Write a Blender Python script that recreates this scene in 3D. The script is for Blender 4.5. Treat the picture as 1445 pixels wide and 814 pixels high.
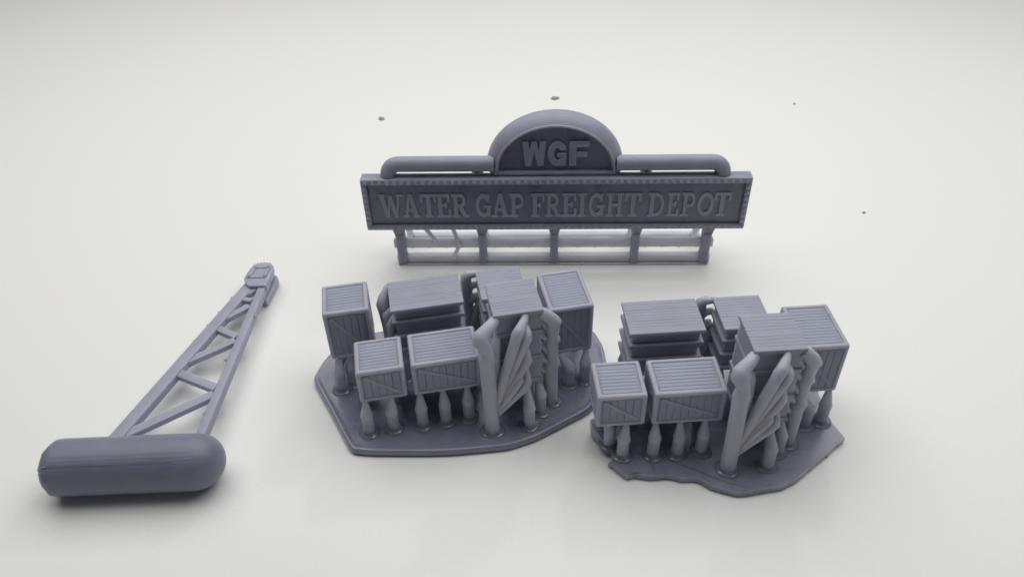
import bpy, bmesh, math, random
import numpy as np
from mathutils import Vector, Matrix

S = bpy.context.scene
for o in list(bpy.data.objects):
    bpy.data.objects.remove(o)

# ------------------------------------------------------------------ camera
# one Blender unit stands for one centimetre of the real prints
cam_data = bpy.data.cameras.new("camera")
cam = bpy.data.objects.new("camera", cam_data)
S.collection.objects.link(cam)
S.camera = cam
PITCH, ROLL = 0.68526, -0.02594
fw = Vector((0, math.cos(PITCH), -math.sin(PITCH)))
rt0 = Vector((1, 0, 0))
up0 = rt0.cross(fw)
rt = math.cos(ROLL) * rt0 + math.sin(ROLL) * up0
up = -math.sin(ROLL) * rt0 + math.cos(ROLL) * up0
pos = Vector((0, -23.2277, 18.9862))
cam.matrix_world = Matrix(((rt.x, up.x, -fw.x, pos.x), (rt.y, up.y, -fw.y, pos.y),
                           (rt.z, up.z, -fw.z, pos.z), (0, 0, 0, 1)))
cam_data.sensor_width = 36.0
cam_data.lens = 1123.2 / 1445.0 * 36.0
cam_data.clip_start = 0.1
cam_data.clip_end = 1000
cam_data.dof.use_dof = True
cam_data.dof.focus_distance = 27.5
cam_data.dof.aperture_fstop = 0.20

# ------------------------------------------------------------------ light
world = bpy.data.worlds.new("World")
S.world = world
world.use_nodes = True
bg = world.node_tree.nodes["Background"]
bg.inputs[0].default_value = (0.96, 0.98, 1.0, 1)
bg.inputs[1].default_value = 0.06


def area(name, loc, target, sx, sy, power, col):
    l = bpy.data.lights.new(name, 'AREA')
    l.shape = 'RECTANGLE'
    l.size, l.size_y, l.energy, l.color = sx, sy, power, col
    ob = bpy.data.objects.new(name, l)
    S.collection.objects.link(ob)
    ob.location = loc
    d = Vector(target) - Vector(loc)
    ob.rotation_euler = d.to_track_quat('-Z', 'Y').to_euler()
    return ob


area("softbox", (2, 12, 47), (0, 0, 0), 96, 56, 39400, (1.0, 0.995, 0.975))
area("room_lamp", (25, 60, 60), (0, -4, 0), 5.0, 5.0, 4200, (1.0, 0.99, 0.97))

S.view_settings.view_transform = 'Standard'
S.view_settings.look = 'None'
S.view_settings.exposure = 0.0
S.view_settings.gamma = 1.0
S.render.engine = 'CYCLES'
S.cycles.max_bounces = 8
S.cycles.use_denoising = True

rnd = random.Random(7)

# ------------------------------------------------------------------ materials


def nt(name):
    m = bpy.data.materials.new(name)
    m.use_nodes = True
    n = m.node_tree
    return m, n, n.nodes["Principled BSDF"]


def resin(name, col, rough=0.5, layer=1.0, axis='Z', sss=0.8, coat=0.0, var=0.07, scale=0.34, crough=0.07):
    m, t, b = nt(name)
    L, N = t.links, t.nodes
    tc = N.new("ShaderNodeTexCoord")
    n1 = N.new("ShaderNodeTexNoise")
    n1.inputs["Scale"].default_value = 1.1
    n1.inputs["Detail"].default_value = 5
    L.new(tc.outputs["Object"], n1.inputs["Vector"])
    ramp = N.new("ShaderNodeValToRGB")
    a, c = 1 - var, 1 + var
    ramp.color_ramp.elements[0].position = 0.3
    ramp.color_ramp.elements[1].position = 0.7
    ramp.color_ramp.elements[0].color = (col[0] * a, col[1] * a, col[2] * a, 1)
    ramp.color_ramp.elements[1].color = (col[0] * c, col[1] * c, col[2] * c, 1)
    L.new(n1.outputs["Fac"], ramp.inputs["Fac"])
    L.new(ramp.outputs["Color"], b.inputs["Base Color"])
    # print layers and fine grain
    w = N.new("ShaderNodeTexWave")
    w.wave_type = 'BANDS'
    w.bands_direction = axis
    w.inputs["Scale"].default_value = 6.0
    w.inputs["Distortion"].default_value = 0.6
    w.inputs["Detail"].default_value = 1.5
    L.new(tc.outputs["Object"], w.inputs["Vector"])
    n2 = N.new("ShaderNodeTexNoise")
    n2.inputs["Scale"].default_value = 28
    n2.inputs["Detail"].default_value = 4
    L.new(tc.outputs["Object"], n2.inputs["Vector"])
    add = N.new("ShaderNodeMath")
    add.operation = 'MULTIPLY_ADD'
    add.inputs[1].default_value = 0.45 * layer
    L.new(w.outputs["Fac"], add.inputs[0])
    L.new(n2.outputs["Fac"], add.inputs[2])
    bp = N.new("ShaderNodeBump")
    bp.inputs["Strength"].default_value = 0.22
    bp.inputs["Distance"].default_value = 0.03
    L.new(add.outputs[0], bp.inputs["Height"])
    L.new(bp.outputs["Normal"], b.inputs["Normal"])
    mr = N.new("ShaderNodeMapRange")
    mr.inputs[1].default_value, mr.inputs[2].default_value = 0.3, 0.7
    mr.inputs[3].default_value, mr.inputs[4].default_value = rough - 0.07, rough + 0.08
    L.new(n1.outputs["Fac"], mr.inputs[0])
    L.new(mr.outputs[0], b.inputs["Roughness"])
    b.inputs["Subsurface Weight"].default_value = sss
    b.inputs["Subsurface Radius"].default_value = (1.0, 1.0, 1.05)
    b.inputs["Subsurface Scale"].default_value = scale
    b.inputs["Coat Weight"].default_value = coat
    b.inputs["Coat Roughness"].default_value = crough
    b.inputs["IOR"].default_value = 1.45
    return m


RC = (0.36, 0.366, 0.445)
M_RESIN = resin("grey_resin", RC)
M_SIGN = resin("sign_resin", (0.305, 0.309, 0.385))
M_LETTER = resin("raised_lit_resin", (0.30, 0.30, 0.37), rough=0.7)  # paler than the field: light caught by raised faces, put into the colour
M_FIELD = resin("field_shade_resin", (0.185, 0.187, 0.245), rough=0.3, layer=0.4)  # shade of the recess painted in as a darker, glossier resin
M_THIN = resin("thin_resin", (0.58, 0.58, 0.63), sss=1.0)  # same resin, base colour lightened to imitate light passing through thin rails
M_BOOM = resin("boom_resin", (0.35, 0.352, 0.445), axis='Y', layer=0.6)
M_SUPPORT = resin("support_resin", (0.44, 0.445, 0.515), sss=0.9, scale=0.3, rough=0.45)  # translucent glow of the slim supports painted in as a paler base
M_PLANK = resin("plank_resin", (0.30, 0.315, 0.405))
M_DECK = resin("deck_resin", (0.315, 0.323, 0.395), sss=0.6, scale=0.10)
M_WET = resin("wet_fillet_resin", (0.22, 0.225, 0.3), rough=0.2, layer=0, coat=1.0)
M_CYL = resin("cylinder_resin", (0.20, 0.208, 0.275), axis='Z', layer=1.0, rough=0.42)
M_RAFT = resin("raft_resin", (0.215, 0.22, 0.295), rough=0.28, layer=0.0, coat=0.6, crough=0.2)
M_CRUMB = resin("crumb_resin", (0.3, 0.3, 0.28), layer=0)

m, t, b = nt("white_board")
tc = t.nodes.new("ShaderNodeTexCoord")
n = t.nodes.new("ShaderNodeTexNoise")
n.inputs["Scale"].default_value = 9
n.inputs["Detail"].default_value = 8
n.inputs["Roughness"].default_value = 0.75
t.links.new(tc.outputs["Object"], n.inputs["Vector"])
r = t.nodes.new("ShaderNodeValToRGB")
r.color_ramp.elements[0].position = 0.25
r.color_ramp.elements[1].position = 0.75
r.color_ramp.elements[0].color = (0.785, 0.784, 0.772, 1)
r.color_ramp.elements[1].color = (0.835, 0.834, 0.822, 1)
t.links.new(n.outputs["Fac"], r.inputs["Fac"])
t.links.new(r.outputs["Color"], b.inputs["Base Color"])
bp = t.nodes.new("ShaderNodeBump")
bp.inputs["Strength"].default_value = 0.06
bp.inputs["Distance"].default_value = 0.05
t.links.new(n.outputs["Fac"], bp.inputs["Height"])
t.links.new(bp.outputs["Normal"], b.inputs["Normal"])
b.inputs["Roughness"].default_value = 0.55
b.inputs["Specular IOR Level"].default_value = 0.3
M_TABLE = m

# ------------------------------------------------------------------ helpers


def link(name, data, parent=None, mat=None):
    o = bpy.data.objects.new(name, data)
    S.collection.objects.link(o)
    if parent:
        o.parent = parent
    if mat and data is not None and not data.materials:
        data.materials.append(mat)
    return o


def mesh_of(bm, name, smooth=True, angle=35):
    bmesh.ops.recalc_face_normals(bm, faces=bm.faces)
    for f in bm.faces:
        f.smooth = smooth
    if smooth:
        for e in bm.edges:
            if len(e.link_faces) == 2 and e.calc_face_angle(0) > math.radians(angle):
                e.smooth = False
    me = bpy.data.meshes.new(name)
    bm.to_mesh(me)
    bm.free()
    return me


def part(name, bm, mat, parent=None, smooth=True, angle=35):
    return link(name, mesh_of(bm, name, smooth, angle), parent, mat)


def bx(bm, x0, x1, y0, y1, z0, z1, bev=0.0, seg=2):
    vs = [bm.verts.new((x, y, z)) for x in (x0, x1) for y in (y0, y1) for z in (z0, z1)]
    idx = [(0, 1, 3, 2), (4, 6, 7, 5), (0, 4, 5, 1), (2, 3, 7, 6), (0, 2, 6, 4), (1, 5, 7, 3)]
    fs = [bm.faces.new([vs[i] for i in q]) for q in idx]
    if bev > 0:
        es = set()
        for f in fs:
            es.update(f.edges)
        bmesh.ops.bevel(bm, geom=list(es), offset=bev, segments=seg, profile=0.5, affect='EDGES', clamp_overlap=True)
    return vs


def tube(bm, pts, rad, n=14, cap=True):
    """swept round tube, one radius per point"""
    pts = [Vector(p) for p in pts]
    if not hasattr(rad, '__len__'):
        rad = [rad] * len(pts)
    rings = []
    prev = None
    for i, p in enumerate(pts):
        a = pts[max(i - 1, 0)]
        c = pts[min(i + 1, len(pts) - 1)]
        d = (c - a).normalized()
        if prev is None:
            ref = Vector((1, 0, 0)) if abs(d.x) < 0.8 else Vector((0, 1, 0))
            u = (ref - d * ref.dot(d)).normalized()
        else:
            u = (prev - d * prev.dot(d)).normalized()
        prev = u
        v = d.cross(u)
        rings.append([bm.verts.new(p + rad[i] * (math.cos(2 * math.pi * k / n) * u + math.sin(2 * math.pi * k / n) * v)) for k in range(n)])
    for a, c in zip(rings, rings[1:]):
        for k in range(n):
            bm.faces.new((a[k], a[(k + 1) % n], c[(k + 1) % n], c[k]))
    if cap:
        bm.faces.new(rings[0][::-1])
        bm.faces.new(rings[-1])
    return rings


def bar(bm, p, q, w, h, bev=0.04):
    """square bar between two points, w across (horizontal), h in height"""
    p, q = Vector(p), Vector(q)
    d = (q - p)
    L = d.length
    d.normalize()
    side = d.cross(Vector((0, 0, 1)))
    if side.length < 1e-4:
        side = Vector((1, 0, 0))
    side.normalize()
    upv = side.cross(d)
    b2 = bmesh.new()
    bx(b2, 0, L, -w / 2, w / 2, -h / 2, h / 2, bev)
    M = Matrix(((d.x, side.x, upv.x, p.x), (d.y, side.y, upv.y, p.y), (d.z, side.z, upv.z, p.z), (0, 0, 0, 1)))
    b2.transform(M)
    tmp = bpy.data.meshes.new("tmp")
    b2.to_mesh(tmp)
    b2.free()
    bm.from_mesh(tmp)
    bpy.data.meshes.remove(tmp)


def thing(name, loc, rz, label, cat, group=None):
    o = bpy.data.objects.new(name, None)
    o.empty_display_size = 0.5
    S.collection.objects.link(o)
    o.location = loc
    o.rotation_euler = (0, 0, rz)
    o["label"], o["category"] = label, cat
    if group:
        o["group"] = group
    return o


# ------------------------------------------------------------------ table
bm = bmesh.new()
N = 40
bmesh.ops.create_grid(bm, x_segments=N, y_segments=N, size=150)
tab = part("table_surface", bm, M_TABLE, smooth=True)
tab["kind"] = "structure"

# ------------------------------------------------------------------ lettering: strokes -> distance field -> solid letters


class Glyph:
    def __init__(s, w):
        s.w = w
        s.st = []

    def seg(s, x0, y0, x1, y1, t):
        s.st.append(('b', x0, y0, x1, y1, t / 2))
        return s

    def curve(s, pts, t):
        for (a, c) in zip(pts, pts[1:]):
            s.st.append(('c', a[0], a[1], c[0], c[1], t / 2))
        return s

    def cut(s, x0, y0, x1, y1):
        s.st.append(('x', x0, y0, x1, y1, 0))
        return s

    def field(s, X, Y):
        D = np.full(X.shape, 9.0)
        for k, x0, y0, x1, y1, h in s.st:
            if k == 'x':
                bxd = np.maximum(np.abs(X - (x0 + x1) / 2) - (x1 - x0) / 2, np.abs(Y - (y0 + y1) / 2) - (y1 - y0) / 2)
                D = np.maximum(D, -bxd)
                continue
            dx, dy = x1 - x0, y1 - y0
            L = math.hypot(dx, dy)
            dx, dy = dx / L, dy / L
            u = (X - x0) * dx + (Y - y0) * dy
            v = -(X - x0) * dy + (Y - y0) * dx
            if k == 'b':
                d = np.maximum(np.maximum(-u, u - L), np.abs(v) - h)
            else:
                uu = np.clip(u, 0, L)
                d = np.hypot(u - uu, v) - h
            D = np.minimum(D, d)
        # straight strokes never stick out of the cap height
        return np.maximum(D, np.maximum(-Y, Y - 1.0))


def arc(cx, cy, rx, ry, a0, a1, n=14):
    return [(cx + rx * math.cos(math.radians(a0 + (a1 - a0) * i / n)), cy + ry * math.sin(math.radians(a0 + (a1 - a0) * i / n))) for i in range(n + 1)]


T, H, E_ = 0.19, 0.12, 0.105      # stem, hairline, serif height


def serif(g, x0, x1, top):
    y = 1 - E_ / 2 if top else E_ / 2
    return g.seg(x0, y, x1, y, E_)


def make_glyphs():
    G = {}
    g = Glyph(1.10)
    g.seg(.14, 1, .34, 0, .17).seg(.33, 0, .54, .93, .10).seg(.52, .93, .74, 0, .17).seg(.73, 0, .93, 1, .10)
    serif(g, 0, .30, True)
    serif(g, .80, 1.10, True)
    G['W'] = g
    g = Glyph(.84)
    g.seg(.15, 0, .40, 1, H).seg(.42, 1, .68, 0, T).seg(.22, .33, .62, .33, H)
    serif(g, 0, .31, False)
    serif(g, .50, .84, False)
    G['A'] = g
    g = Glyph(.76)
    g.seg(.38, 0, .38, 1, T)
    serif(g, .02, .74, True)
    g.seg(.06, .66, .06, 1, .11).seg(.70, .66, .70, 1, .11)
    serif(g, .20, .56, False)
    G['T'] = g
    g = Glyph(.72)
    g.seg(.20, 0, .20, 1, T)
    serif(g, 0, .66, True)
    serif(g, 0, .70, False)
    g.seg(.62, .68, .62, 1, .11).seg(.65, 0, .65, .34, .11).seg(.2, .52, .50, .52, .11).seg(.48, .40, .48, .64, .09)
    G['E'] = g
    g = Glyph(.68)
    g.seg(.20, 0, .20, 1, T)
    serif(g, 0, .64, True)
    serif(g, 0, .38, False)
    g.seg(.61, .66, .61, 1, .11).seg(.2, .52, .48, .52, .11).seg(.46, .40, .46, .64, .09)
    G['F'] = g

    def bowl(g, x, r0, r1, yc, ry):
        pts = [(x, yc + ry)] + arc(r0, yc, r1, ry, 90, -90) + [(x, yc - ry)]
        g.curve(pts, .14)
    g = Glyph(.84)
    g.seg(.20, 0, .20, 1, T)
    serif(g, 0, .3, True)
    serif(g, 0, .40, False)
    bowl(g, .2, .42, .21, .715, .225)
    g.seg(.40, .50, .70, 0, .18)
    serif(g, .60, .86, False)
    G['R'] = g
    g = Glyph(.74)
    g.seg(.20, 0, .20, 1, T)
    serif(g, 0, .3, True)
    serif(g, 0, .42, False)
    bowl(g, .2, .42, .22, .69, .25)
    G['P'] = g
    g = Glyph(.84)
    g.seg(.20, 0, .20, 1, T)
    serif(g, 0, .3, True)
    serif(g, 0, .3, False)
    bowl(g, .2, .38, .34, .5, .435)
    G['D'] = g
    g = Glyph(.84)
    g.curve(arc(.42, .5, .32, .425, 0, 360, 28), .165)
    G['O'] = g
    g = Glyph(.86)
    g.curve(arc(.42, .5, .32, .425, 42, 332, 24), .165)
    g.seg(.69, .04, .69, .46, .15).seg(.46, .44, .84, .44, .10).seg(.68, .66, .68, .98, .10)
    G['G'] = g
    g = Glyph(.40)
    g.seg(.20, 0, .20, 1, T)
    serif(g, 0, .40, True)
    serif(g, 0, .40, False)
    G['I'] = g
    g = Glyph(.90)
    g.seg(.20, 0, .20, 1, T).seg(.70, 0, .70, 1, T).seg(.2, .5, .7, .5, H)
    for tp in (True, False):
        serif(g, 0, .38, tp)
        serif(g, .52, .90, tp)
    G['H'] = g
    # the heavy block letters of the arch
    g = Glyph(.86)
    g.seg(.11, 1, .21, 0, .21).seg(.21, 0, .43, 1, .17).seg(.43, 1, .65, 0, .17).seg(.65, 0, .75, 1, .21)
    g.seg(.11, 0, .32, 0, .02)
    G['w'] = g
    g = Glyph(.74)
    g.curve(arc(.36, .5, .25, .39, 40, 335, 24), .23)
    g.seg(.58, .0, .58, .50, .20).seg(.36, .45, .68, .45, .15)
    G['g'] = g
    g = Glyph(.66)
    g.seg(.12, 0, .12, 1, .24).seg(0, .89, .66, .89, .22).seg(0, .47, .60, .47, .20)
    G['f'] = g
    return G


GL = make_glyphs()


def add_glyph(bm, ch, x0, x1, z0, z1, yback, yfront, res=0.03):
    """solid raised letter filling x0..x1, z0..z1 in the XZ plane"""
    g = GL[ch]
    nx = int(g.w / res) + 3
    ny = int(1 / res) + 3
    xs = np.linspace(-res, g.w + res, nx)
    ys = np.linspace(-res, 1 + res, ny)
    X, Y = np.meshgrid(xs, ys, indexing='ij')
    D = g.field(X, Y)
    D = np.where(np.abs(D) < 1e-4, 1e-4, D)
    cache = {}

    def P(key, x, y):
        v = cache.get(key)
        if v is None:
            v = bm.verts.new((x0 + (x1 - x0) * x / g.w, yfront, z0 + (z1 - z0) * y))
            cache[key] = v
        return v

    def corner(i, j):
        return P(('p', i, j), xs[i], ys[j])

    def cross(i, j, k, l):
        if (k, l) < (i, j):
            i, j, k, l = k, l, i, j
        t_ = D[i, j] / (D[i, j] - D[k, l])
        t_ = min(max(t_, 0.06), 0.94)
        return P(('e', i, j, k, l), xs[i] + t_ * (xs[k] - xs[i]), ys[j] + t_ * (ys[l] - ys[j]))
    faces = []
    for i in range(nx - 1):
        for j in range(ny - 1):
            q = [(i, j), (i + 1, j), (i + 1, j + 1), (i, j + 1)]
            ins = [D[c] < 0 for c in q]
            if not any(ins):
                continue
            poly = []
            for a in range(4):
                c, d = q[a], q[(a + 1) % 4]
                if ins[a]:
                    poly.append(corner(*c))
                if ins[a] != ins[(a + 1) % 4]:
                    poly.append(cross(*c, *d))
            if len(poly) >= 3:
                try:
                    faces.append(bm.faces.new(poly))
                except ValueError:
                    pass
    edges = [e for f in faces for e in f.edges if len(e.link_faces) == 1]
    back = {}
    cx = {}
    for e in set(edges):
        a, c = e.verts
        for v in (a, c):
            if v not in back:
                back[v] = bm.verts.new((v.co.x, yback, v.co.z))
        bm.faces.new((a, c, back[c], back[a]))


# ------------------------------------------------------------------ the sign
SX, SY, SA = 1.647, 1.33, -0.037
sign = thing("depot_sign", (SX, SY, 0), SA,
             "long grey resin depot sign with a domed top standing upright behind the crate prints", "model sign")
HW, ZT, ZB, DEP = 7.07, 3.91, 1.70, 0.52
# panel with a recessed field
bm = bmesh.new()
bx(bm, -HW, HW, 0, DEP, ZB, ZT, 0.05, 2)
for f in list(bm.faces):
    pass
ff = max((f for f in bm.faces if f.normal.y < -0.9 or f.calc_center_median().y < 0.001), key=lambda f: f.calc_area())
res_ = bmesh.ops.inset_individual(bm, faces=[ff], thickness=0.16, depth=0)
res_ = bmesh.ops.inset_individual(bm, faces=[ff], thickness=0.06, depth=0)
for v in ff.verts:
    v.co.y += 0.12
panel = part("sign_panel", bm, M_SIGN, sign, angle=50)
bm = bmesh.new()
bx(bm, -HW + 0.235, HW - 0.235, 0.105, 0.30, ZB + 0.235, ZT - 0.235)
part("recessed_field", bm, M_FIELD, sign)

FY = 0.12


def px2x(u):
    return -6.57 + (u - 533) * (13.12 / 502)


k = 270 / 1445
# ends of each letter as read off at its top (t), foot (b) or middle (m)
words = [('W', 70, 't', 258, 't'), ('A', 272, 'b', 402, 'b'), ('T', 386, 't', 515, 't'), ('E', 526, 'b', 640, 'b'), ('R', 644, 'b', 772, 'b'),
         ('G', 815, 'm', 942, 'm'), ('A', 940, 'b', 1074, 'b'), ('P', 1076, 'b', 1188, 'm'), ('F', 1234, 'b', 1342, 't'), ('R', 1344, 'b', 1462, 'b')]
words2 = [('E', 72, 'b', 190, 'b'), ('I', 194, 'b', 266, 't'), ('G', 275, 'm', 403, 'm'), ('H', 404, 'b', 550, 't'), ('T', 555, 't', 684, 't'),
          ('D', 712, 'b', 854, 'm'), ('E', 852, 'b', 973, 't'), ('P', 960, 'b', 1094, 't'), ('O', 1090, 'm', 1220, 'm'), ('T', 1228, 't', 1360, 't')]


def mid(u, tag):
    return u + {'t': -1, 'b': 1, 'm': 0}[tag] * 3.2 * (u - 770) / 260


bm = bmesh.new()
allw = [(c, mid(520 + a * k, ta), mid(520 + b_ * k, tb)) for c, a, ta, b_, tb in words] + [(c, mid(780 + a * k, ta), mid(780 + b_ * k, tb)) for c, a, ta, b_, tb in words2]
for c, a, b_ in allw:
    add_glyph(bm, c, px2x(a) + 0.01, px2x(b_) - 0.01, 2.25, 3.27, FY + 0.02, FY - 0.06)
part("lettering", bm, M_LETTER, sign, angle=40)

# bead rows along the rim


def bead_strip(p, q, n, wid):
    """one continuous moulding with n round beads along it, in the XZ plane"""
    L_ = math.dist(p, q)
    dx, dz = (q[0] - p[0]) / L_, (q[1] - p[1]) / L_
    pitch = L_ / n
    nu, nv = n * 8, 8
    bm = bmesh.new()
    g = []
    for i in range(nu + 1):
        row = []
        for j in range(nv + 1):
            u, v = i / nu * L_, (j / nv - .5) * wid
            du = (u / pitch % 1 - .5) * pitch
            h = math.sqrt(max(0, 0.075 ** 2 - du * du - v * v))
            e = 0.02 if (0 < j < nv and 0 < i < nu) else -0.03
            row.append(bm.verts.new((p[0] + dx * u - dz * v, -e * 0.3 - h * 0.7, p[1] + dz * u + dx * v)))
        g.append(row)
    for i in range(nu):
        for j in range(nv):
            bm.faces.new((g[i][j], g[i + 1][j], g[i + 1][j + 1], g[i][j + 1]))
    return bm


for z in (ZT - 0.125, ZB + 0.125):
    part("bead_row", bead_strip((-HW + 0.06, z), (HW - 0.06, z), 53, 0.19), M_SIGN, sign, angle=70)
for x in (-HW + 0.12, HW - 0.12):
    part("bead_row", bead_strip((x, ZB + 0.24), (x, ZT - 0.24), 7, 0.19), M_SIGN, sign, angle=70)

# dome
bm = bmesh.new()
YA = 0.24


def half_ring(R, y, zb, n=48, squash=1.0):
    return [bm.verts.new((R * math.cos(math.pi * i / n), y, zb + max(R * 0.885 * math.sin(math.pi * i / n), 0))) for i in range(n + 1)]


prof = [(2.12, YA), (2.17, YA - 0.03), (2.22, YA + 0.02), (2.29, YA + 0.09), (2.38, YA + 0.20), (2.45, YA + 0.34), (2.49, YA + 0.5), (2.49, YA + 0.72), (2.42, YA + 0.82)]
ZA = ZT + 0.06
rings = [half_ring(R, y, ZA + 0.0 * R) for R, y in prof]
n_ = len(rings[0])
for a, c in zip(rings, rings[1:]):
    for i in range(n_ - 1):
        bm.faces.new((a[i], a[i + 1], c[i + 1], c[i]))
bm.faces.new(rings[-1])
inner = [half_ring(R, y, ZA + dz) for R, y, dz in ((2.08, YA + 0.01, 0.06), (2.05, YA + 0.03, 0.09), (2.02, YA + 0.15, 0.11))]
chain = [rings[0]] + inner
for a, c in zip(chain, chain[1:]):
    for i in range(n_ - 1):
        bm.faces.new((a[i], c[i], c[i + 1], a[i + 1]))
    bm.faces.new((a[-1], c[-1], c[0], a[0]))
# flat underside
bm.faces.new([r_[0] for r_ in rings] + [r_[-1] for r_ in rings][::-1])
dome = part("dome_frame", bm, M_SIGN, sign, angle=40)
bm = bmesh.new()
bx(bm, -2.13, 2.13, YA - 0.03, YA + 0.06, ZA - 0.02, ZA + 0.10, 0.02)
bx(bm, -1.95, 1.95, YA + 0.16, YA + 0.60, ZT - 0.03, ZA + 0.03, 0.0)
part("dome_sill", bm, M_SIGN, sign)
bm = bmesh.new()
tube(bm, [(2.13 * math.cos(math.pi * i / 48), YA - 0.015, ZA + 0.05 + 2.13 * 0.885 * math.sin(math.pi * i / 48)) for i in range(49)], 0.05, 8)
part("dome_rim", bm, M_LETTER, sign)
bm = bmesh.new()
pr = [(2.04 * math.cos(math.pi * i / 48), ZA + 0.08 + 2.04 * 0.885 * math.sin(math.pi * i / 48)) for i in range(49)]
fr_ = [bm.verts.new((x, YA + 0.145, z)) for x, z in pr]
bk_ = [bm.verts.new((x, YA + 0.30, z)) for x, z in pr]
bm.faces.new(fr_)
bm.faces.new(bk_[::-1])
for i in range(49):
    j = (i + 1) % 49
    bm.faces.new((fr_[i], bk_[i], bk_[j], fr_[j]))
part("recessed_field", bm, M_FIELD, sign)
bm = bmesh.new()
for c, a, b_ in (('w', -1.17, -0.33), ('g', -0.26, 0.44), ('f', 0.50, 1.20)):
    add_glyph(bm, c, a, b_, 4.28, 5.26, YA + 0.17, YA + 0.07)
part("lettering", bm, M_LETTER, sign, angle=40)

# pipe rails on both sides of the dome
for s in (-1, 1):
    bm = bmesh.new()
    xe = 6.06 if s < 0 else 6.03
    pts = [(s * 2.2, 0.42, 4.33)]
    pts += [(s * (xe - 0.38), 0.42, 4.33)]
    for a in range(1, 7):
        t_ = a / 6 * math.pi / 2
        pts.append((s * (xe - 0.38 + 0.38 * math.sin(t_)), 0.42 - 0.06 * a / 6, 3.95 + 0.38 * math.cos(t_)))
    pts.append((s * xe, 0.36, ZT - 0.06))
    tube(bm, pts, 0.285, 20)
    part("pipe_rail", bm, M_SIGN, sign)
# support stubs seen over the top edge
for x in (-2.82, 3.32):
    bm = bmesh.new()
    tube(bm, [(x, 0.62, 1.9), (x, 0.66, 3.55), (x, 0.62, 3.85), (x, 0.58, 4.0)], [0.26, 0.26, 0.22, 0.06], 12)
    part("rear_stub", bm, M_SIGN, sign)

# feet: five posts, two rails
for x in (-5.88, -2.73, 0.01, 3.10, 5.78):
    bm = bmesh.new()
    w = 0.15 if abs(x) < 5 else 0.17
    bx(bm, x - w, x + w, 0.03, 0.40, 0.0, 1.50, 0.03)
    # flared cap under the panel
    vs = bx(bm, x - w, x + w, 0.028, 0.402, 1.45, ZB + 0.03)
    for v in vs:
        if v.co.z > 1.6:
            v.co.x = x + (v.co.x - x) * 1.45
    part("post", bm, M_SIGN, sign)
bm = bmesh.new()
bx(bm, -6.16, 6.06, 0.10, 0.33, 0.80, 1.15, 0.03)
for i in range(18):
    x = -5.45 + i * 0.64 + rnd.uniform(-.02, .02)
    if all(abs(x - q) > 0.25 for q in (-5.88, -2.73, 0.01, 3.10, 5.78)):
        tube(bm, [(x, 0.2, 0.83), (x, 0.2, 0.735)], [0.06, 0.03], 8)
part("middle_rail", bm, M_THIN, sign)
bm = bmesh.new()
bx(bm, -6.10, 6.02, 0.10, 0.36, 0.06, 0.43, 0.03)
bx(bm, -6.0, 5.93, 0.02, 0.42, 0.0, 0.09, 0.02)
part("bottom_rail", bm, M_THIN, sign)
# loose support strands in the left bay
for pts in ([(-5.02, 0.42, 1.68), (-4.52, 0.08, 1.13)], [(-3.92, 0.42, 1.70), (-3.62, 0.05, 0.97), (-3.90, 0.05, 0.36)]):
    bm = bmesh.new()
    tube(bm, pts, 0.085, 8)
    part("support_strand", bm, M_THIN, sign)
# rear foot rail and the struts that carry it
bm = bmesh.new()
tube(bm, [(-5.95, 1.72, 0.17), (-5.8, 1.72, 0.2), (5.75, 1.72, 0.2), (5.9, 1.72, 0.17)], [0.12, 0.19, 0.19, 0.12], 14)
part("rear_rail", bm, M_THIN, sign)
for x in (-5.75, -2.73, 0.01, 3.10, 5.65):
    bm = bmesh.new()
    tube(bm, [(x, 1.70, 0.16), (x, 0.60, 2.3), (x, 0.45, 2.5)], [0.14, 0.14, 0.12], 10)
    part("rear_strut", bm, M_THIN, sign)

# ------------------------------------------------------------------ crane boom with its cylinder
CY, CZ, CR = -8.53, 0.82, 0.82
CX = -11.0
crane = thing("crane_boom_print", (CX, CY, 0), 0.0,
              "grey resin crane boom of triangular lattice fixed to a fat round-ended cylinder at left", "model crane")
bm = bmesh.new()
prof = []
xl, xr = -13.50, -8.40
for i in range(0, 11):            # cut left end, softly rounded
    a = i / 10 * math.pi / 2
    prof.append((xl + 0.52 * (1 - math.sin(a)), CR * (0.02 + 0.98 * math.cos(a) ** 0.62)))
prof = prof[::-1]
prof = [(xl + 0.54 * (1 - math.sin(i / 12 * math.pi / 2)), max(0.0, 1 - (math.sin(i / 12 * math.pi / 2)) ** 2.35) ** (1 / 2.35)) for i in range(12, -1, -1)]
prof = [(x, CR * r_) for x, r_ in prof]
prof += [(xl + 0.54 + (xr - CR - xl - 0.54) * i / 14, CR) for i in range(1, 14)]
prof += [(xr - CR + CR * math.sin(i / 14 * math.pi / 2), CR * math.cos(i / 14 * math.pi / 2)) for i in range(15)]
n = 48
rings = []
for x, r_ in prof:
    if r_ < 1e-4:
        rings.append([bm.verts.new((x - CX, 0, CZ))])
    else:
        rings.append([bm.verts.new((x - CX, r_ * math.cos(2 * math.pi * j / n), CZ + r_ * math.sin(2 * math.pi * j / n))) for j in range(n)])
for a, c in zip(rings, rings[1:]):
    for j in range(n):
        j2 = (j + 1) % n
        if len(a) == 1:
            bm.faces.new((a[0], c[j], c[j2]))
        elif len(c) == 1:
            bm.faces.new((a[j], c[0], a[j2]))
        else:
            bm.faces.new((a[j], a[j2], c[j2], c[j]))
for v in bm.verts:               # rough cut end
    dxl = v.co.x + CX - xl
    if dxl < 0.42:
        k_ = rnd.choice((0, 0, 0, 0, 1)) * rnd.uniform(.3, 1) * 0.04 + rnd.uniform(-.006, .008)
        v.co.x -= k_ * 0.6
        rr = Vector((v.co.y, v.co.z - CZ))
        if v.co.z > 0.15:
            v.co.y += rr.x * k_
            v.co.z += rr.y * k_
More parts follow.
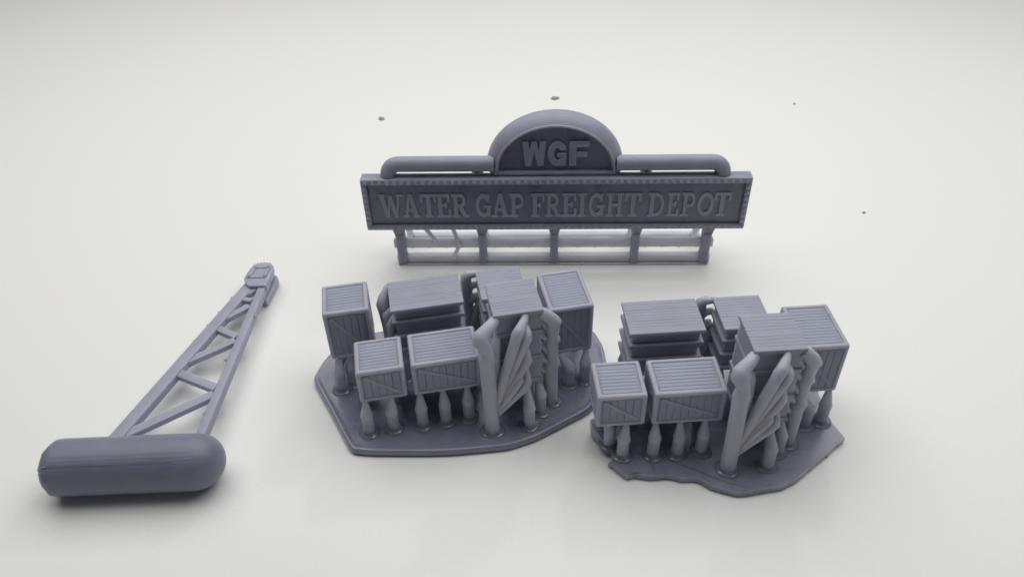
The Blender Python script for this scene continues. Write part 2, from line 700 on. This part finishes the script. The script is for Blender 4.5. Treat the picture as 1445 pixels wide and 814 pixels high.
for v in bm.verts:
    v.co.y += 0.02 * v.co.x
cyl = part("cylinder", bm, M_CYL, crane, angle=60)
# raised seam line
bm = bmesh.new()
ang = math.radians(128)
for k_ in range(1):
    tube(bm, [(-13.2 - CX, CR * math.cos(ang) - 0.044, CZ + CR * math.sin(ang)), (-9.6 - CX, CR * math.cos(ang) + 0.028, CZ + CR * math.sin(ang))], 0.012, 6)
part("seam", bm, M_CYL, cyl)
OFF = Vector((-CX, -CY, 0))


def L(x, y, z):
    return (x - CX, y - CY, z)


ZC0, ZC1 = 0.64, 0.58     # boom height at the cylinder and at the tip


def zb_(y):
    t_ = (y + 8.0) / 8.5
    return ZC0 + (ZC1 - ZC0) * t_


def chord(p, q, w, h):
    bm = bmesh.new()
    bar(bm, L(p[0], p[1], zb_(p[1])), L(q[0], q[1], zb_(q[1])), w, h, 0.05)
    return bm


bm = chord((-12.12, -8.0), (-9.68, -0.25), 0.44, 0.30)
for yy, in ((-7.15,), (-6.7,), (-5.2,), (-4.1,), (-3.2,), (-1.7,), (-.9,), (-2.4,)):
    t_ = (yy + 8.2) / 8.15
    x = -12.13 + t_ * 2.41 - 0.2
    bmesh.ops.create_icosphere(bm, subdivisions=2, radius=0.065, matrix=Matrix.Translation(L(x, yy, zb_(yy) + 0.05)) @ Matrix.Diagonal((1, 0.8, 0.7, 1)))
part("chord", bm, M_BOOM, crane)
bm = chord((-9.43, -8.0), (-9.15, 0.1), 0.29, 0.36)
for yy in (-6.6, -4.2, -2.0):
    bmesh.ops.create_icosphere(bm, subdivisions=2, radius=0.055, matrix=Matrix.Translation(L(-9.53 if yy < -3 else -9.08, yy, zb_(yy) + 0.1)))
part("chord", bm, M_BOOM, crane)
for p, q, w in (((-11.72, -7.32), (-9.5, -5.72), .34), ((-9.5, -5.45), (-11.15, -4.62), .33), ((-11.0, -4.35), (-9.45, -3.22), .30),
                ((-9.45, -3.05), (-10.33, -2.52), .27), ((-10.35, -2.3), (-9.42, -1.42), .25), ((-9.4, -1.1), (-9.95, -1.0), .2), ((-9.85, -0.95), (-9.4, -0.45), .2), ((-9.35, -.35), (-9.75, -.55), .2)):
    bm = bmesh.new()
    bar(bm, L(p[0], p[1], zb_(p[1]) + 0.01), L(q[0], q[1], zb_(q[1]) + 0.01), w * 0.92, 0.22, 0.03)
    part("lattice_brace", bm, M_BOOM, crane)
# sheave head: top plate with teeth and a recess, lower plate
bm = bmesh.new()
out = [(-9.62, -0.50), (-9.80, -0.30), (-9.90, -0.06), (-9.90, 0.12), (-9.82, 0.55), (-9.70, 0.70)]
top_teeth = []
nt_ = 5
for i in range(nt_ * 2 + 1):
    t_ = i / (nt_ * 2)
    top_teeth.append((-9.66 + t_ * 0.58, 0.86 - 0.07 * (i % 2) + 0.05 * math.sin(math.pi * t_)))
out = out + top_teeth + [(-8.98, 0.70), (-8.94, 0.45), (-8.96, 0.0), (-8.98, -0.50)]


def prism(bm, pts, z0, z1, bev=0.0):
    lo = [bm.verts.new((x, y, z0)) for x, y in pts]
    hi = [bm.verts.new((x, y, z1)) for x, y in pts]
    bm.faces.new(lo[::-1])
    f = bm.faces.new(hi)
    m_ = len(pts)
    for i in range(m_):
        bm.faces.new((lo[i], lo[(i + 1) % m_], hi[(i + 1) % m_], hi[i]))
    if bev:
        bmesh.ops.bevel(bm, geom=list(f.edges), offset=bev, segments=2, profile=.5, affect='EDGES')
    return f


f = prism(bm, [(x - CX, y - CY) for x, y in out], 0.58, 0.86, 0.05)
head = part("sheave_head", bm, M_BOOM, crane)
bm = bmesh.new()
bx(bm, -9.78 - CX, -9.10 - CX, -0.06 - CY, 0.06 - CY, 0.84, 0.895, 0.02)
bx(bm, -9.66 - CX, -9.06 - CX, 0.52 - CY, 0.63 - CY, 0.84, 0.895, 0.02)
bar(bm, L(-9.74, -0.02, 0.865), L(-9.62, 0.60, 0.865), 0.13, 0.066, 0.025)
bar(bm, L(-9.15, -0.02, 0.865), L(-9.10, 0.60, 0.865), 0.13, 0.066, 0.025)
part("raised_rim", bm, M_BOOM, head)
bm = bmesh.new()
low = []
for i in range(17):
    a = math.pi * i / 16
    low.append((-9.12 + 0.26 * math.cos(a), 0.50 + 0.28 * math.sin(a)))
low += [(-9.40, -0.6), (-9.0, -0.75)]
prism(bm, [(x - CX, y - CY) for x, y in low], 0.14, 0.36, 0.04)
bx(bm, -9.5 - CX, -9.15 - CX, -0.6 - CY, -0.2 - CY, 0.3, 0.6, 0.0)
part("sheave_head", bm, M_BOOM, crane)

# ------------------------------------------------------------------ crates, pallet stacks, raft, supports
CACHE = {}


def cached(key, fn):
    if key not in CACHE:
        CACHE[key] = fn()
    return CACHE[key]


def groove_profile(u0, u1, n, g, depth):
    """(u, q) line of n planks parted by V grooves q deep"""
    p = (u1 - u0) / n
    out = [(u0, 0.0)]
    for i in range(1, n):
        u = u0 + i * p
        dd = depth * rnd.uniform(0.7, 1.2)
        e = rnd.uniform(-.003, .003)
        out += [(u - g * 1.5, 0.0), (u - g * .5, dd * .8), (u + g * .2, dd), (u + g * 1.5, e * 0)]
    out.append((u1, 0.0))
    return out


def extrude_profile(bm, prof, v0, v1, thick, f3):
    poly = prof + [(prof[-1][0], thick), (prof[0][0], thick)]
    A = [bm.verts.new(f3(u, v0, q)) for u, q in poly]
    B = [bm.verts.new(f3(u, v1, q)) for u, q in poly]
    bm.faces.new(A)
    bm.faces.new(B[::-1])
    m_ = len(poly)
    for i in range(m_):
        bm.faces.new((A[i], B[i], B[(i + 1) % m_], A[(i + 1) % m_]))


def crate(parent, key, x, y, w, d, z0, z1, label=None):
    BW, DP = 0.17, 0.044      # border, pocket depth

    def body():
        bm = bmesh.new()
        bx(bm, 0, w, 0, d, 0, z1 - z0)
        fs = [f for f in bm.faces]
        bmesh.ops.recalc_face_normals(bm, faces=fs)
        pock = [f for f in fs if f.normal.z > -0.5]
        r_ = bmesh.ops.inset_individual(bm, faces=pock, thickness=BW, depth=0)
        r_ = bmesh.ops.inset_individual(bm, faces=pock, thickness=0.04, depth=-DP)
        es = []
        for e in bm.edges:
            p, q = e.verts[0].co, e.verts[1].co
            on = 0
            for c_, (lo, hi) in enumerate(((0, w), (0, d), (0, z1 - z0))):
                if abs(p[c_] - q[c_]) < 1e-5 and (abs(p[c_] - lo) < 1e-5 or abs(p[c_] - hi) < 1e-5):
                    on += 1
            if on >= 2:
                es.append(e)
        bmesh.ops.bevel(bm, geom=es, offset=0.065, segments=4, profile=0.5, affect='EDGES')
        return mesh_of(bm, "crate")
    o = link("crate", cached(key + 'b', body), parent, M_RESIN)
    o.location = (x, y, z0)
    if label:
        o["label"] = label
    h = z1 - z0
    a = BW + 0.035

    def planks(face):
        bm = bmesh.new()
        top = face == 'top'
        L_ = d if (top or face in ('left', 'right')) else w          # across the planks
        M_ = w if top else h                                         # along the planks
        nn = max(7, round((L_ - 2 * a) / 0.125)) if top else max(5, round((L_ - 2 * a) / 0.2))
        prof = groove_profile(a - .03, L_ - a + .03, nn, 0.013 if top else 0.016, 0.016 if top else 0.021)
        lev = DP - 0.020
        if top:
            f3 = lambda u, v, q: (v, u, h - lev - q)
        elif face == 'front':
            f3 = lambda u, v, q: (u, lev + q, v)
        elif face == 'back':
            f3 = lambda u, v, q: (u, d - lev - q, v)
        elif face == 'left':
            f3 = lambda u, v, q: (lev + q, u, v)
        else:
            f3 = lambda u, v, q: (w - lev - q, u, v)
        extrude_profile(bm, prof, a - .03, M_ - a + .03, 0.30, f3)
        return mesh_of(bm, "plank_panel", angle=20)
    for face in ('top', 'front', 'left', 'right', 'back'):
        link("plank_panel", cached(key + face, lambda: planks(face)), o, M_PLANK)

    def brace(face):
        bm = bmesh.new()
        L_ = w if face in ('front', 'back') else d
        p, q = Vector((a - .02, h - a + .01)), Vector((L_ - a + .02, a - .01))
        dr = (q - p).normalized()
        nr = Vector((-dr.y, dr.x)) * 0.085
        e = 0.03
        quad = [p + nr * 1.0, p - nr, q - nr, q + nr]
        # clip the corners to the pocket
        quad = [Vector((min(max(v.x, a - .02), L_ - a + .02), min(max(v.y, a - .02), h - a + .02))) for v in quad]
        y0, y1 = 0.010, 0.25
        vs = []
        for yy in (y0, y1):
            row = []
            for v in quad:
                if face == 'front':
                    c_ = (v.x, yy, v.y)
                elif face == 'back':
                    c_ = (v.x, d - yy, v.y)
                elif face == 'left':
                    c_ = (yy, v.x, v.y)
                else:
                    c_ = (w - yy, v.x, v.y)
                row.append(bm.verts.new(c_))
            vs.append(row)
        bm.faces.new(vs[0])
        bm.faces.new(vs[1][::-1])
        for i in range(4):
            bm.faces.new((vs[0][i], vs[1][i], vs[1][(i + 1) % 4], vs[0][(i + 1) % 4]))
        return mesh_of(bm, "brace")
    for face in ('front', 'left', 'right', 'back'):
        link("brace", cached(key + 'x' + face, lambda: brace(face)), o, M_RESIN)
    return o


def pallet_stack(parent, key, x, y, w, d, tops, zbot, thick, label=None):
    """tops: top height of each deck, highest first"""
    o = None

    def deck(i):
        bm = bmesh.new()
        z1 = tops[i]
        th = thick if i else thick * 0.8
        zlow = (tops[i + 1] if i + 1 < len(tops) else zbot)
        if i == 0:
            # planked top deck
            prof = [(0.0, 0.03), (0.012, 0.008), (0.03, 0.0)] + groove_profile(0.05, d - 0.05, 11, 0.012, 0.010)[1:-1] + [(d - 0.03, 0.0), (d - 0.012, 0.008), (d, 0.03)]
            extrude_profile(bm, prof, 0.0, w, th, lambda u, v, q: (v, u, z1 - q))
        else:
            bx(bm, 0.0, w, 0.0, d, z1 - th, z1, 0.03)
        return mesh_of(bm, "pallet_deck")

    def core():
        bm = bmesh.new()
        ci = 0.055 if key == 'F' else 0.115
        bx(bm, ci, w - ci, ci, d - ci, zbot + 0.01, tops[0] - 0.05)
        # stringer ends set back between the decks
        for i in range(len(tops) - 1):
            for q in (0.06, w / 2 - 0.10, w - 0.26):
                if False:
                    bx(bm, q, q + 0.2, 0.04, d - 0.04, tops[i + 1] - 0.01, tops[i] - thick + 0.01)
        return mesh_of(bm, "pallet_stack")
    o = link("pallet_stack", cached(key + 'core', core), parent, M_RESIN)
    o.location = (x, y, 0)
    if label:
        o["label"] = label
    for i in range(len(tops)):
        link("pallet_deck", cached(key + 'd%d' % i, lambda: deck(i)), o, M_DECK)
    return o


RT = 0.22     # raft top


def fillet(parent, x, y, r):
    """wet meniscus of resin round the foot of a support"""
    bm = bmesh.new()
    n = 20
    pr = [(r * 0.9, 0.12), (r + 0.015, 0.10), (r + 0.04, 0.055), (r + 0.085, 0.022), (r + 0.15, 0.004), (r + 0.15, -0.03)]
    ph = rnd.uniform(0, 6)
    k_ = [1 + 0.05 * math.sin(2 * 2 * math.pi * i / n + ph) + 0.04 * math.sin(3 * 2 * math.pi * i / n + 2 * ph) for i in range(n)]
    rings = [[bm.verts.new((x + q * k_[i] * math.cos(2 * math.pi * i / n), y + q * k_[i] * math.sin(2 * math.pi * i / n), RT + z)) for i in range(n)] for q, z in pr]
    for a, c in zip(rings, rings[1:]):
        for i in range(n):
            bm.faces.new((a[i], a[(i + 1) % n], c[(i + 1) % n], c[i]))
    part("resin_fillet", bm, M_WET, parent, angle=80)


def post(parent, bx_, by_, tx, ty, tz, r=0.178, zs=0.95):
    bm = bmesh.new()
    lean = lambda z: (bx_ + (tx - bx_) * max(0, (z - zs)) / (tz - zs), by_ + (ty - by_) * max(0, (z - zs)) / (tz - zs), z)
    zz = [RT - 0.06, RT + 0.01, RT + 0.05, RT + 0.12, zs - 0.10, zs, zs + 0.07, tz - 0.06, tz + 0.05]
    rr = [r * 1.35, r * 1.28, r * 1.08, r, r, r * 1.12, r * 0.98, r * 0.44, r * 0.40]
    tube(bm, [lean(z) for z in zz], rr, 14)
    o = part("support_post", bm, M_SUPPORT, parent, angle=70)
    fillet(o, bx_, by_, r)
    return o


def tree(parent, trunk, tr, branches):
    bm = bmesh.new()
    pts = [Vector(trunk[0])]
    p0 = pts[0]
    path = [p0 - Vector((0, 0, 0.06)), p0 + Vector((0, 0, 0.01)), p0 + Vector((0, 0, .06)), p0 + Vector((0, 0, .14))] + [Vector(q) for q, _ in trunk[1:]]
    rad = [tr * 1.35, tr * 1.28, tr * 1.08, tr] + [q for _, q in trunk[1:]]
    tube(bm, path, rad, 16)
    o = part("support_tree", bm, M_SUPPORT, parent, angle=70)
    fillet(o, trunk[0][0], trunk[0][1], tr)
    for b_ in branches:
        bm = bmesh.new()
        tube(bm, [q for q, _ in b_], [q for _, q in b_], 14)
        part("branch", bm, M_SUPPORT, o, angle=70)
    return o


def raft_mesh(outline, zt, round_=0.06, zb=0.0, zfun=None, lip=1.0):
    bm = bmesh.new()
    m_ = len(outline)
    cx_ = sum(p[0] for p in outline) / m_
    cy_ = sum(p[1] for p in outline) / m_

    def ring(off, z):
        off *= 1.0 if lip > 0.5 else 0.3
        vs = []
        for i, (x, y) in enumerate(outline):
            a, c = Vector(outline[i - 1]), Vector(outline[(i + 1) % m_])
            d_ = (c - a).normalized()
            nrm = Vector((d_.y, -d_.x))
            vs.append(bm.verts.new((x + nrm.x * off, y + nrm.y * off, z + (zfun(x, y) if zfun else 0))))
        return vs
    rs = [ring(-0.05, zb), ring(0.0, zb + 0.05), ring(0.02, zb + (zt - zb) * 0.6), ring(-0.005, zt - 0.02), ring(-0.03, zt + 0.02 * lip), ring(-0.07, zt + 0.035 * lip), ring(-0.12, zt + 0.025 * lip), ring(-0.17, zt + 0.006 * lip), ring(-0.24, zt)]
    for a, c in zip(rs, rs[1:]):
        for i in range(m_):
            bm.faces.new((a[i], a[(i + 1) % m_], c[(i + 1) % m_], c[i]))
    f1 = bm.faces.new(rs[0][::-1])
    f2 = bm.faces.new(rs[-1])
    bmesh.ops.triangulate(bm, faces=[f1, f2])
    return bm


def dens(poly, step=0.25, jit=0.0):
    out = []
    for (a, c) in zip(poly, poly[1:] + poly[:1]):
        L_ = math.dist(a, c)
        k_ = max(1, int(L_ / step))
        for i in range(k_):
            t_ = i / k_
            out.append((a[0] + (c[0] - a[0]) * t_ + rnd.uniform(-jit, jit), a[1] + (c[1] - a[1]) * t_ + rnd.uniform(-jit, jit)))
    return out


def chaikin(poly, n=2, c_=0.18):
    for _ in range(n):
        o = []
        for a, c in zip(poly, poly[1:] + poly[:1]):
            o.append((a[0] * (1 - c_) + c[0] * c_, a[1] * (1 - c_) + c[1] * c_))
            o.append((a[0] * c_ + c[0] * (1 - c_), a[1] * c_ + c[1] * (1 - c_)))
        poly = o
    return poly


def cluster(root, torn):
    # raft
    if not torn:
        out = chaikin([(-0.50, -0.62), (0.1, -0.82), (1.69, -1.16), (2.52, -1.30), (4.18, -1.44), (5.07, -1.26), (7.08, -0.44), (7.97, 1.10), (8.12, 2.22),
                       (8.02, 2.95), (7.2, 4.0), (5.9, 4.45), (0.6, 4.55), (-0.87, 4.05), (-1.33, 3.34), (-1.64, 2.63), (-1.03, 0.93)], 2, 0.12)
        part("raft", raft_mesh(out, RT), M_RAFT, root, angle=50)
    else:
        core = [(0.62, -0.05), (0.40, -0.26), (0.62, -0.52), (0.84, -0.79), (1.1, -0.74), (1.5, -0.86), (1.98, -0.84), (2.4, -0.98), (2.8, -1.0), (3.0, -1.12), (3.16, -1.29), (3.45, -1.44),
                (3.84, -1.58), (4.05, -1.60), (4.6, -1.56), (5.21, -1.47), (5.82, -1.17), (6.7, -0.52), (7.60, 0.09), (7.46, 0.7), (7.40, 1.3), (7.5, 2.4), (6.9, 3.6), (5.6, 3.9), (3.2, 3.8), (1.3, 3.7), (0.8, 2.6), (0.22, 1.4), (0.10, 0.85)]
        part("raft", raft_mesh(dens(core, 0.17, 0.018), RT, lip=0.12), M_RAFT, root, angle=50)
        # snapped edge standing up under the small crate, and the split skin along the front
        bm = bmesh.new()
        pts = [(0.06, 1.05), (0.10, 0.80), (0.36, 0.40), (0.64, 0.0)]
        lo = [bm.verts.new((x, y, 0.01)) for x, y in pts]
        hi = [bm.verts.new((x - 0.04, y + 0.02, z)) for (x, y), z in zip(pts, (0.62, 0.58, 0.40, 0.26))]
        lo2 = [bm.verts.new((x + 0.22, y + 0.12, 0.01)) for x, y in pts]
        hi2 = [bm.verts.new((x + 0.10, y + 0.08, z)) for (x, y), z in zip(pts, (0.60, 0.57, 0.39, 0.25))]
        for i in range(3):
            bm.faces.new((lo[i], lo[i + 1], hi[i + 1], hi[i]))
            bm.faces.new((hi[i], hi[i + 1], hi2[i + 1], hi2[i]))
            bm.faces.new((hi2[i], hi2[i + 1], lo2[i + 1], lo2[i]))
            bm.faces.new((lo2[i], lo2[i + 1], lo[i + 1], lo[i]))
        bm.faces.new((lo[0], hi[0], hi2[0], lo2[0]))
        bm.faces.new((lo[3], lo2[3], hi2[3], hi[3]))
        part("torn_edge", bm, M_RAFT, root, angle=50)
        bm = bmesh.new()
        skin = [(2.05, -0.02), (1.8, -0.42), (1.62, -0.68)]
        tube(bm, [(1.32, 0.02, RT + 0.0), (1.55, -0.16, RT + 0.006), (1.68, -0.42, RT + 0.006), (1.66, -0.74, RT)], [0.015, 0.03, 0.03, 0.015], 6)
        tube(bm, [(2.2, -0.32, RT - .01), (2.9, -0.72, RT + .004), (3.5, -1.12, RT + .004), (4.3, -1.5, RT - .01)], [0.015, 0.028, 0.028, 0.015], 6)
        part("crack_ridge", bm, M_RAFT, root)

    ZB_ = 1.49
    if not torn:
        crate(root, 'C', -0.83, 2.07, 1.41, 1.41, 1.46, 3.34)
    crate(root, 'A', 0.0, 0.0, 1.41, 1.40, ZB_, 2.71)
    crate(root, 'B', 1.60, -0.03, 2.05, 1.40, ZB_, 2.73)
    crate(root, 'G', 5.91, 0.89, 1.41, 1.85, 1.43, 3.29)
    pallet_stack(root, 'D', 1.21, 1.95, 2.25, 1.47, [3.21, 2.74, 2.16, 1.60], 1.45, 0.14)
    pallet_stack(root, 'E', 4.03, 1.98, 1.44, 1.49, [3.16, 2.70, 2.14, 1.60], 1.45, 0.14)
    pallet_stack(root, 'F', 4.06, -0.18, 1.44, 1.50, [4.32, 3.57, 2.57, 1.60], 1.45, 0.15)

    # plain posts
    P = [(0.10, -0.02, .14, .10), (0.85, -0.01, .92, .10), (0.12, 1.15, .14, 1.2), (1.25, 1.2, 1.2, 1.2),
         (1.74, -0.06, 1.76, .10), (2.46, -0.08, 2.46, .10), (3.18, -0.05, 3.2, .10), (1.75, 1.2, 1.75, 1.25), (3.45, 1.2, 3.45, 1.2), (2.5, 1.2, 2.5, 1.2)]
    if torn:
        P[0] = (0.52, 0.42, .40, .42)
        P[2] = (0.55, 1.15, .45, 1.2)
    if not torn:
        P += [(-0.70, 1.98, -.6, 2.2), (-0.33, 2.2, -.2, 2.25), (0.4, 2.2, .4, 2.3), (-.6, 3.3, -.6, 3.3), (0.4, 3.3, .4, 3.3)]
    P += [(6.55, 0.70, 6.2, 1.0), (7.1, 0.80, 7.18, 1.02), (6.1, 2.5, 6.1, 2.5), (7.15, 2.45, 7.15, 2.5),
          (4.95, -0.74, 5.0, -0.06), (5.40, -0.26, 5.36, 0.02), (4.3, 0.3, 4.3, 0.2), (4.3, 1.2, 4.3, 1.2), (5.3, 1.2, 5.3, 1.2), (4.85, .6, 4.85, .6),
          (1.4, 2.1, 1.4, 2.1), (2.3, 2.1, 2.3, 2.1), (3.3, 2.1, 3.3, 2.1), (1.4, 3.2, 1.4, 3.2), (3.3, 3.2, 3.3, 3.2), (4.2, 2.2, 4.2, 2.2), (5.3, 2.2, 5.3, 2.2), (4.2, 3.3, 4.2, 3.3), (5.3, 3.3, 5.3, 3.3)]
    for q in P:
        post(root, *q, ZB_)

    # front tree: trunk with a bent tip and a fan of branches that reach each deck
    R = 0.225
    tree(root, [(3.80, -0.73, RT), ((3.78, -0.71, 1.6), R), ((3.75, -0.66, 3.06), R), ((3.75, -0.65, 3.18), R * 1.08), ((3.76, -0.63, 3.32), R * .92), ((3.76, -0.62, 3.50), R * .80),
                ((3.66, -0.62, 3.74), R * .96), ((3.61, -0.60, 3.86), R * 1.12), ((3.63, -0.55, 3.97), R * 1.0), ((3.98, -0.24, 4.07), 0.17), ((4.12, -0.10, 4.12), 0.15)], R,
         [[((3.92, -0.68, 1.15), 0.151), ((4.60, -0.62, 3.72), 0.159), ((4.67, -0.60, 3.93), 0.176), ((4.73, -0.55, 4.01), 0.155), ((4.93, -0.24, 4.10), 0.120), ((4.97, -0.12, 4.16), 0.120)],
          [((3.92, -0.62, 1.05), 0.151), ((4.84, -0.58, 3.42), 0.144), ((4.93, -0.56, 3.70), 0.163), ((4.95, -0.50, 3.84), 0.129), ((4.93, -0.12, 3.92), 0.100), ((4.93, -0.02, 3.93), 0.100)],
          [((3.92, -0.66, 1.0), 0.151), ((4.82, -0.60, 2.62), 0.144), ((4.93, -0.58, 2.86), 0.159), ((4.93, -0.52, 3.02), 0.121), ((4.84, -0.18, 3.40), 0.090), ((4.84, -0.10, 3.45), 0.090)],
          [((3.90, -0.69, 0.92), 0.144), ((4.58, -0.68, 1.98), 0.129), ((4.68, -0.66, 2.16), 0.136), ((4.70, -0.60, 2.30), 0.114), ((4.66, -0.20, 2.46), 0.090), ((4.66, -0.10, 2.5), 0.090)],
          [((3.86, -0.70, 0.85), 0.144), ((4.80, -0.64, 1.76), 0.136), ((4.91, -0.62, 1.93), 0.151), ((4.93, -0.55, 2.06), 0.121), ((4.90, -0.18, 2.44), 0.090), ((4.90, -0.10, 2.5), 0.090)],
          [((3.90, -0.56, 0.9), 0.151), ((4.00, -0.46, 2.0), 0.167), ((4.02, -0.42, 3.0), 0.151), ((4.1, -0.25, 3.35), 0.130), ((4.14, -0.10, 3.5), 0.100)]])
    # right-hand tree: trunk and a ladder of short upward branches to the side of the tall stack
    br = []
    for i in range(6):
        z = 1.35 + i * 0.46
        br.append([((5.82, 0.12, z), .14), ((5.66, 0.08, z + 0.26), .12), ((5.46, 0.05, z + 0.50), .09)])
    tree(root, [(5.80, 0.10, RT), ((5.80, 0.10, 1.75), R), ((5.83, 0.10, 1.95), R * 1.1), ((5.83, 0.10, 2.07), R * .84), ((5.80, 0.08, 2.78), R * .88), ((5.83, 0.08, 2.93), R * 1.06),
                ((5.82, 0.06, 3.06), R * .82), ((5.82, 0.04, 3.52), R * .95), ((5.84, 0.02, 3.62), R * 1.04), ((5.78, -0.02, 3.76), R * .9), ((5.54, -0.05, 4.06), .18), ((5.42, -0.06, 4.14), .15)], R, br)
    # trees on the far-left corners of the low stacks
    if not torn:
        tree(root, [(1.06, 3.0, RT), ((1.05, 3.0, 1.8), .2), ((1.02, 3.0, 2.45), .22), ((1.0, 3.02, 2.62), .24), ((1.06, 3.12, 2.80), .22), ((1.24, 3.32, 3.08), .14), ((1.32, 3.38, 3.14), .12)], .2,
             [[((1.08, 2.9, 0.8), .18), ((1.12, 2.72, 1.6), .18), ((1.10, 2.7, 2.5), .18), ((1.28, 2.72, 2.66), .1)],
              [((1.08, 2.8, 0.7), .16), ((1.16, 2.3, 1.5), .14), ((1.15, 2.25, 2.4), .14), ((1.28, 2.3, 2.66), .1)],
              [((1.12, 3.1, 0.9), .18), ((1.18, 3.25, 1.8), .18), ((1.2, 3.28, 2.8), .16), ((1.28, 3.3, 3.1), .12)]])
    tree(root, [(3.74, 3.50, RT), ((3.74, 3.50, 1.8), .19), ((3.72, 3.52, 2.75), .19), ((3.74, 3.52, 2.92), .19), ((3.84, 3.50, 3.02), .15), ((4.00, 3.46, 3.05), .12), ((4.12, 3.44, 3.08), .1)], .19,
         [[((3.74, 3.48, 2.35), .14), ((3.90, 3.44, 2.60), .13), ((4.12, 3.40, 2.66), .11)],
          [((3.76, 3.48, 1.9), .16), ((3.94, 3.40, 2.12), .17), ((4.12, 3.36, 2.2), .14)],
          [((3.80, 3.45, 0.6), .18), ((3.96, 3.36, 1.2), .2), ((4.06, 3.3, 1.7), .18), ((4.14, 3.26, 2.05), .14)]])


left = thing("crate_print_cluster", (-4.575, -7.019, 0), 0.170,
             "grey resin cluster of crates and pallet stacks on a whole smooth-edged raft below sign", "crate print", "crate clusters on printing rafts")
cluster(left, False)
right = thing("crate_print_cluster", (2.282, -8.19, 0), 0.046,
              "grey resin cluster of crates and pallet stacks on a raft torn ragged along the front", "crate print", "crate clusters on printing rafts")
cluster(right, True)

# ------------------------------------------------------------------ crumbs of resin on the table
for (x, y, s, sx, rz, lab) in (
        (-6.46, 13.95, 0.13, 1.3, -0.5, "dark resin crumb on the white table behind the sign's left half"),
        (2.53, 15.75, 0.13, 1.9, 0.0, "elongated dark resin crumb on the white table straight behind the domed sign top"),
        (14.84, 4.40, 0.065, 1.2, 0.3, "tiny dark speck alone on the white table at far right, level with the sign"),
        (9.17, -8.26, 0.055, 1.1, 1.0, "tiny black speck on the table touching distance from the torn raft's right edge"),
        (14.84, 14.45, 0.06, 1.3, 0.2, "faint pale speck on the far table to the right behind the sign")):
    bm = bmesh.new()
    bmesh.ops.create_icosphere(bm, subdivisions=2, radius=s)
    for v in bm.verts:
        v.co *= rnd.uniform(0.75, 1.2)
        v.co.x *= sx
        v.co.z = max(v.co.z * 0.6, -s * 0.4)
    o = part("resin_crumb", bm, M_CRUMB, smooth=False)
    o.location = (x, y, s * 0.4)
    o.rotation_euler = (0, 0, rz)
    o["label"], o["category"], o["group"] = lab, "crumb", "resin crumbs on the table"
